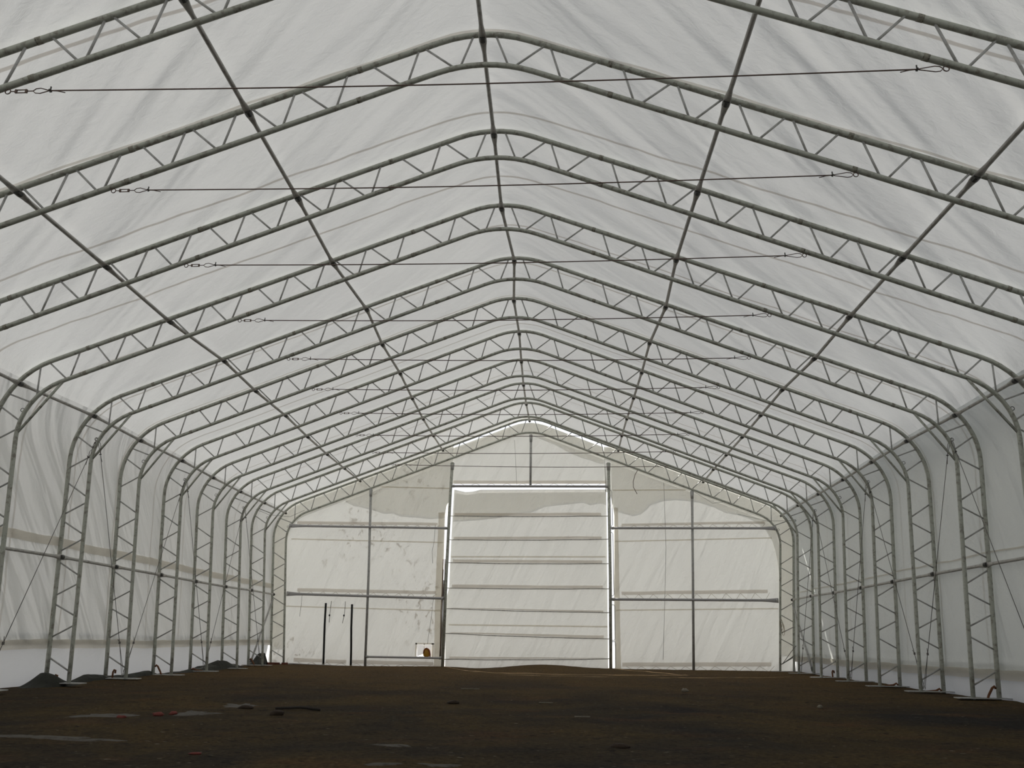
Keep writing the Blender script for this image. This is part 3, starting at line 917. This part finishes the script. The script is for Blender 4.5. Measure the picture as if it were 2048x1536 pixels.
# ------------------------------------------------------------------ tie cables across the hall, one per truss
def cable_detail(root, p, d, up, buckle, m=None):
    """hook, turnbuckle, loop, clamp and tail at the end p of a wire that runs off along d; returns start of the plain wire"""
    m = m or MT['cable']
    side = d.cross(up).normalized()
    q = p
    tube('hook', ring_pts(q, 0.030, up, d), 0.006, m, root, 6, closed=True)
    q = q + d * 0.03
    if buckle:
        V, Fc = join(tube_data([q, q + d * .05], .006, 5), tube_data([q + d * .05, q + d * .055 + up * .018, q + d * .175 + up * .018, q + d * .18], .0065, 5),
                     tube_data([q + d * .05, q + d * .055 - up * .018, q + d * .175 - up * .018, q + d * .18], .0065, 5), tube_data([q + d * .18, q + d * .25], .006, 5),
                     box_data(q + d * .06, (.02, .02, .04)), box_data(q + d * .175, (.02, .02, .04)))
        meshobj('turnbuckle', V, Fc, m, root)
        q = q + d * 0.25
    L = 0.19 if buckle else 0.26
    tube('wire_loop', [q, q + d * .03 + up * .028, q + d * .08 + up * .034, q + d * (L - .02) + up * .005, q + d * L, q + d * (L - .02) - up * .005, q + d * .08 - up * .034, q + d * .03 - up * .028], 0.0058, m, root, 5, closed=True)
    q = q + d * L
    V, Fc = join(tube_data([q - up * .02, q + up * .05], .008, 5), tube_data([q - side * .02 - up * .0, q + side * .02], .010, 5))
    meshobj('cable_clamp', V, Fc, MT['clamp'], root)
    tube('wire_tail', [q, q + d * .08 - up * .008, q + d * .17 - up * .03], 0.0055, m, root, 5)
    return q
TIE_X = [(4.96, 4.90), (4.89, 4.73), (4.89, 4.74), (4.87, 4.79), (4.80, 4.86), (4.80, 4.74), (4.72, 4.71), (4.76, 4.69), (4.74, 4.63), (4.55, 4.66)]
for k in range(10):
    y = YT[k]
    xl, xr = TIE_X[k]
    pl = by_x(INN, xl); pr_ = by_x(INN, xr)
    a = at(-pl.x, pl.y - .07, y); b = at(pr_.x, pr_.y - .07, y)
    d = (b - a).normalized()
    nm = ['nearest roof tie wire, crossing just under the top of the picture', 'second nearest roof tie wire, strung below the second truss from the camera', 'third nearest roof tie wire', 'fourth nearest roof tie wire',
          'fifth nearest roof tie wire', 'sixth nearest roof tie wire', 'seventh nearest roof tie wire', 'eighth nearest roof tie wire', 'ninth nearest roof tie wire, in front of the upper end wall',
          'farthest roof tie wire, strung across the top of the end wall'][k]
    if 2 <= k <= 7: nm += ', strung level between the slopes of the %s truss' % ORD[k]
    root = empty('tie_cable', a, nm, 'cable', 'tie wires across the roof')
    s0 = cable_detail(root, a, d, Vector((0, 0, 1)), True)
    s1 = cable_detail(root, b, -d, Vector((0, 0, 1)), False)
    n = 16
    pts = [s0 + (s1 - s0) * (i / n) - Vector((0, 0, 0.045 * math.sin(PI * i / n))) for i in range(n + 1)]
    tube('wire', pts, 0.0075 + 0.00035 * k, MT['cable'], root, 6)
# cross bracing wires on the side walls
for k in (4, 6, 8):
    for s, side in ((-1, 'left'), (1, 'right')):
        c = by_z(INN, 4.70)
        for kk, way in ((k - 1, 'towards the camera'), (k + 1, 'towards the end wall')):
            a = at(s * (c.x + .02), c.y, YT[k], .05 if kk > k else -.05)
            b = at(s * 8.42, 0.03, YT[kk])
            d = (b - a).normalized()
            up = Vector((s, 0, 0)).cross(d).normalized()
            root = empty('brace_cable', a, '%s wall bracing wire from the %s truss shoulder down %s' % (side, ORD[k], way), 'cable', 'bracing wires on the side walls')
            s0 = cable_detail(root, a, d, up, s < 0 and kk < k, MT['greywire'])
            e0 = b - d * .75
            tube('wire', [s0, e0], 0.0065, MT['greywire'], root, 6)
            V, Fc = join(tube_data([e0, b + Vector((.0, .03, 0))], .0055, 5), tube_data([e0, b + Vector((.0, -.05, 0))], .0055, 5), tube_data([e0 - d * .02, e0 - d * .10 + up * .05], .006, 5), box_data(e0, (.03, .03, .05)))
            meshobj('anchor_loop', V, Fc, MT['greywire'], root)

# ------------------------------------------------------------------ things on the soil
def on(x, y): return ground_z(x, y)
STK = [(-1, 4, 'standing beside the left foot of the fifth truss'), (-1, 5, 'standing beside the left foot of the sixth truss'), (-1, 6, 'leaning at the left foot of the seventh truss'), (-1, 7, 'at the left foot of the eighth truss'),
       (-1, 9, 'leaning at the left foot of the tenth truss'), (1, 4, 'leaning at the right foot of the fifth truss'), (1, 5, 'lying at the right foot of the sixth truss'), (1, 6, 'lying at the right foot of the seventh truss'),
       (1, 8, 'hooked upright at the right foot of the ninth truss')]
for s, k, lab in STK:
    y = YT[k]
    x = s * 8.68
    z = on(x, y)
    if 'lying' in lab or 'at the left foot of the eighth' in lab:
        pts = [(x - s * .2, y + .03, z + .03), (x, y + .05, z + .05), (x + s * .05, y + .0, z + .09), (x + s * .08, y, z + .05)]
    elif 'leaning' in lab:
        pts = [(x - s * .12, y - .05, z - .02), (x - s * .05, y, z + .08), (x + s * .03, y, z + .20), (x + s * .07, y, z + .23), (x + s * .09, y, z + .19)]
    else:
        pts = [(x, y + .05, z - .05), (x, y + .05, z + .15), (x + .02, y + .05, z + .19), (x + .05, y + .05, z + .18), (x + .05, y + .05, z + .12)]
    V, Fc = tube_data(pts, 0.022, 6)
    tag(meshobj('anchor_stake', V, Fc, MT['rust'], None, True), 'rusty iron anchor stake ' + lab, 'stake', 'anchor stakes at the truss feet')

# black ground sheet heaped along the left wall
def heap(y0, y1, hfun, label, x0=-9.0, x1=-8.40, sd=0):
    V, Fc = [], []
    n, mcnt = 30, 8
    for i in range(n + 1):
        y = y0 + (y1 - y0) * i / n
        for j in range(mcnt + 1):
            f = j / mcnt
            edge = math.sin(PI * i / n) ** .5
            wv = x0 + (x1 - x0) * f * (0.55 + .45 * edge)
            h = hfun(y) * edge * math.sin(PI * min(1, .10 + .9 * f)) ** .8
            h *= 1 + .5 * noise.noise(Vector((y * 2.2, f * 2.5, sd)))
            V.append((wv + .03 * noise.noise(Vector((y * 3, f * 3, sd + 5))), y, on(wv, y) - .02 + max(h, 0)))
    w = mcnt + 1
    for i in range(n):
        for j in range(mcnt):
            a = i * w + j
            Fc.append((a, a + 1, a + w + 1, a + w))
    o = meshobj('ground_sheet', V, Fc, MT['plastic'], None, False)
    tag(o, label, 'plastic sheet', 'heaps of black sheet by the left wall')
g_ = lambda y, c, w: math.exp(-((y - c) / w) ** 2)
heap(14.9, 16.6, lambda y: .05 + .24 * g_(y, 15.5, .35), 'black sheet heaped around the left foot of the fifth truss', sd=1)
heap(16.4, 20.4, lambda y: .08 + .10 * g_(y, 17.1, .5) + .05 * g_(y, 19.6, .5), 'long low fold of black sheet along the left skirt', -9.03, -8.68, sd=2)
heap(20.3, 25.8, lambda y: .07 + .17 * g_(y, 23.9, 1.3), 'tallest mound of black sheet near the far end of the left skirt', -9.03, -8.55, sd=3)
heap(26.7, 28.0, lambda y: .12 + .30 * g_(y, 27.5, .4), 'dark sheet bunched up in the far left corner', -9.1, -8.68, sd=4)
BR = [(-8.75, 27.75, .15), (-8.48, 27.78, -.1), (-8.2, 27.80, .3), (-8.62, 27.6, .6)]
for i, (x, y, a) in enumerate(BR):
    o = box('brick', (x, y, on(x, y) + .03), (.21, .10, .065), MT['brick'], None, a)
    tag(o, ['red brick nearest the corner by the left end truss', 'red brick in front of the left foot of the end truss', 'red brick farthest right beside the base pipe', 'loose turned red brick in front of the others'][i], 'brick', 'bricks in the far left corner')

def litter(name, x, y, s, m, label, cat, seed, grp=None):
    z = on(x, y)
    o = blob(name, (x, y, z + s[2] * .35), s, MT[m], None, seed, .5, 9)
    tag(o, label, cat, grp)
litter('scrap', -4.06, 10.33, (.07, .05, .035), 'red', 'bright red scrap beside the pale patch on the left soil', 'scrap', 1, 'red scraps on the soil')
litter('scrap', -3.97, 10.55, (.05, .04, .03), 'red', 'small red scrap just behind the bright red one', 'scrap', 2, 'red scraps on the soil')
litter('scrap', -4.33, 9.96, (.06, .04, .022), 'red', 'flat red scrap lying on the grey ash patch at left', 'scrap', 3, 'red scraps on the soil')
litter('scrap', -2.19, 7.15, (.06, .02, .012), 'red', 'thin red scrap nearest the camera', 'scrap', 4, 'red scraps on the soil')
V, Fc = tube_data([Vector((-2.96, 11.45, on(-2.96, 11.45) + .02)), Vector((-2.6, 11.42, on(-2.6, 11.42) + .03)), Vector((-2.32, 11.36, on(-2.32, 11.36) + .02))], .018, 6)
tag(meshobj('stick', V, Fc, MT['wood'], None, True), 'thin black stick lying on the soil left of centre', 'stick')
litter('clod', -2.66, 10.61, (.10, .07, .04), 'clod', 'dark clod of soil just in front of the black stick', 'clod', 5, 'clods of soil')
litter('clod', -3.4, 11.5, (.10, .06, .035), 'clod', 'dark clod of soil left of the black stick', 'clod', 6, 'clods of soil')
litter('clod', -0.72, 13.2, (.10, .06, .035), 'clod', 'brown clod of soil in mid floor', 'clod', 7, 'clods of soil')
litter('stone', 3.39, 16.57, (.07, .05, .05), 'pale', 'pale stone on the far soil right of the door', 'stone', 8, 'pale stones')
litter('stone', 4.94, 13.31, (.04, .03, .03), 'pale', 'small pale stone towards the right wall', 'stone', 9, 'pale stones')
litter('stone', 1.45, 8.12, (.09, .05, .03), 'clod', 'flat dark stone in the right foreground', 'stone', 10)
for (x, y, l, a, lab) in ((-0.76, 16.2, .35, .05, 'pale chip of wood lying across the far middle of the floor'), (0.72, 13.3, .22, -.2, 'short pale chip of wood in the middle of the floor'), (1.2, 10.9, .2, .1, 'thin pale chip of wood in the right foreground')):
    o = box('wood_chip', (x, y, on(x, y) + .012), (l, .025, .012), MT['pale'], None, a)
    tag(o, lab, 'chip', 'pale chips of wood')
# flat patches of ash and lime on the soil
def patch(x, y, rx, ry, label, sd, m='pale'):
    V, Fc = [], []
    rings, n = 5, 44
    V.append((x, y, on(x, y) + .014))
    for r in range(1, rings + 1):
        for j in range(n):
            a = 2 * PI * j / n
            k = r / rings * (1 + .6 * noise.noise(Vector((math.cos(a) * 1.6, math.sin(a) * 1.6, sd))) + .5 * noise.noise(Vector((math.cos(a) * 5, math.sin(a) * 5, sd + 2))))
            px, py = x + rx * k * math.cos(a), y + ry * k * math.sin(a)
            V.append((px, py, on(px, py) + (.014 - .026 * (r / rings) ** 2) + .008 * noise.noise(Vector((px * 9, py * 9, 0)))))
    for j in range(n):
        Fc.append((0, 1 + j, 1 + (j + 1) % n))
    for r in range(rings - 1):
        for j in range(n):
            j2 = (j + 1) % n
            Fc.append((1 + r * n + j, 1 + (r + 1) * n + j, 1 + (r + 1) * n + j2, 1 + r * n + j2))
    tag(meshobj('ash_patch', V, Fc, MT[m], None, True), label, 'patch', 'pale patches on the soil')
MT['ash'] = solid('grey_ash', (0.088, 0.080, 0.068), 0.95, 0, 0.95, (0.034, 0.027, 0.020), 9, 0.01)
patch(-4.62, 10.15, .55, .35, 'grey ash patch under the flat red scrap on the left', 1, 'ash')
patch(-3.75, 10.65, .36, .30, 'pale patch on the soil beside the bright red scrap', 2, 'ash')
patch(-3.68, 12.05, .30, .35, 'small pale patch beyond the red scraps', 3, 'ash')
patch(-4.1, 7.98, .95, .13, 'long pale streak at the left edge of the soil', 4, 'ash')
patch(-0.55, 6.86, .22, .06, 'pale flat patch at the bottom edge, left of the other', 5, 'ash')
patch(-0.05, 6.90, .24, .07, 'pale flat patch at the bottom edge, right of the other', 6, 'ash')
patch(-0.66, 7.98, .22, .10, 'thin pale patch above the two at the bottom edge', 7, 'ash')

# closed end behind the camera
V = [Vector((p.x, -3.4, p.y)) for p in SKIN]
V = [at(p.x, p.y if p.y > .01 else -.15, 0.0) for p in SKIN]
for v in V: v.y = -3.4
o = meshobj('wall_back', V, [tuple(range(len(V)))], MT['clean'], None, False, [(v.x, v.z) for v in V])
tag(o, 'fabric end wall behind the viewer', 'wall', None, 'structure')
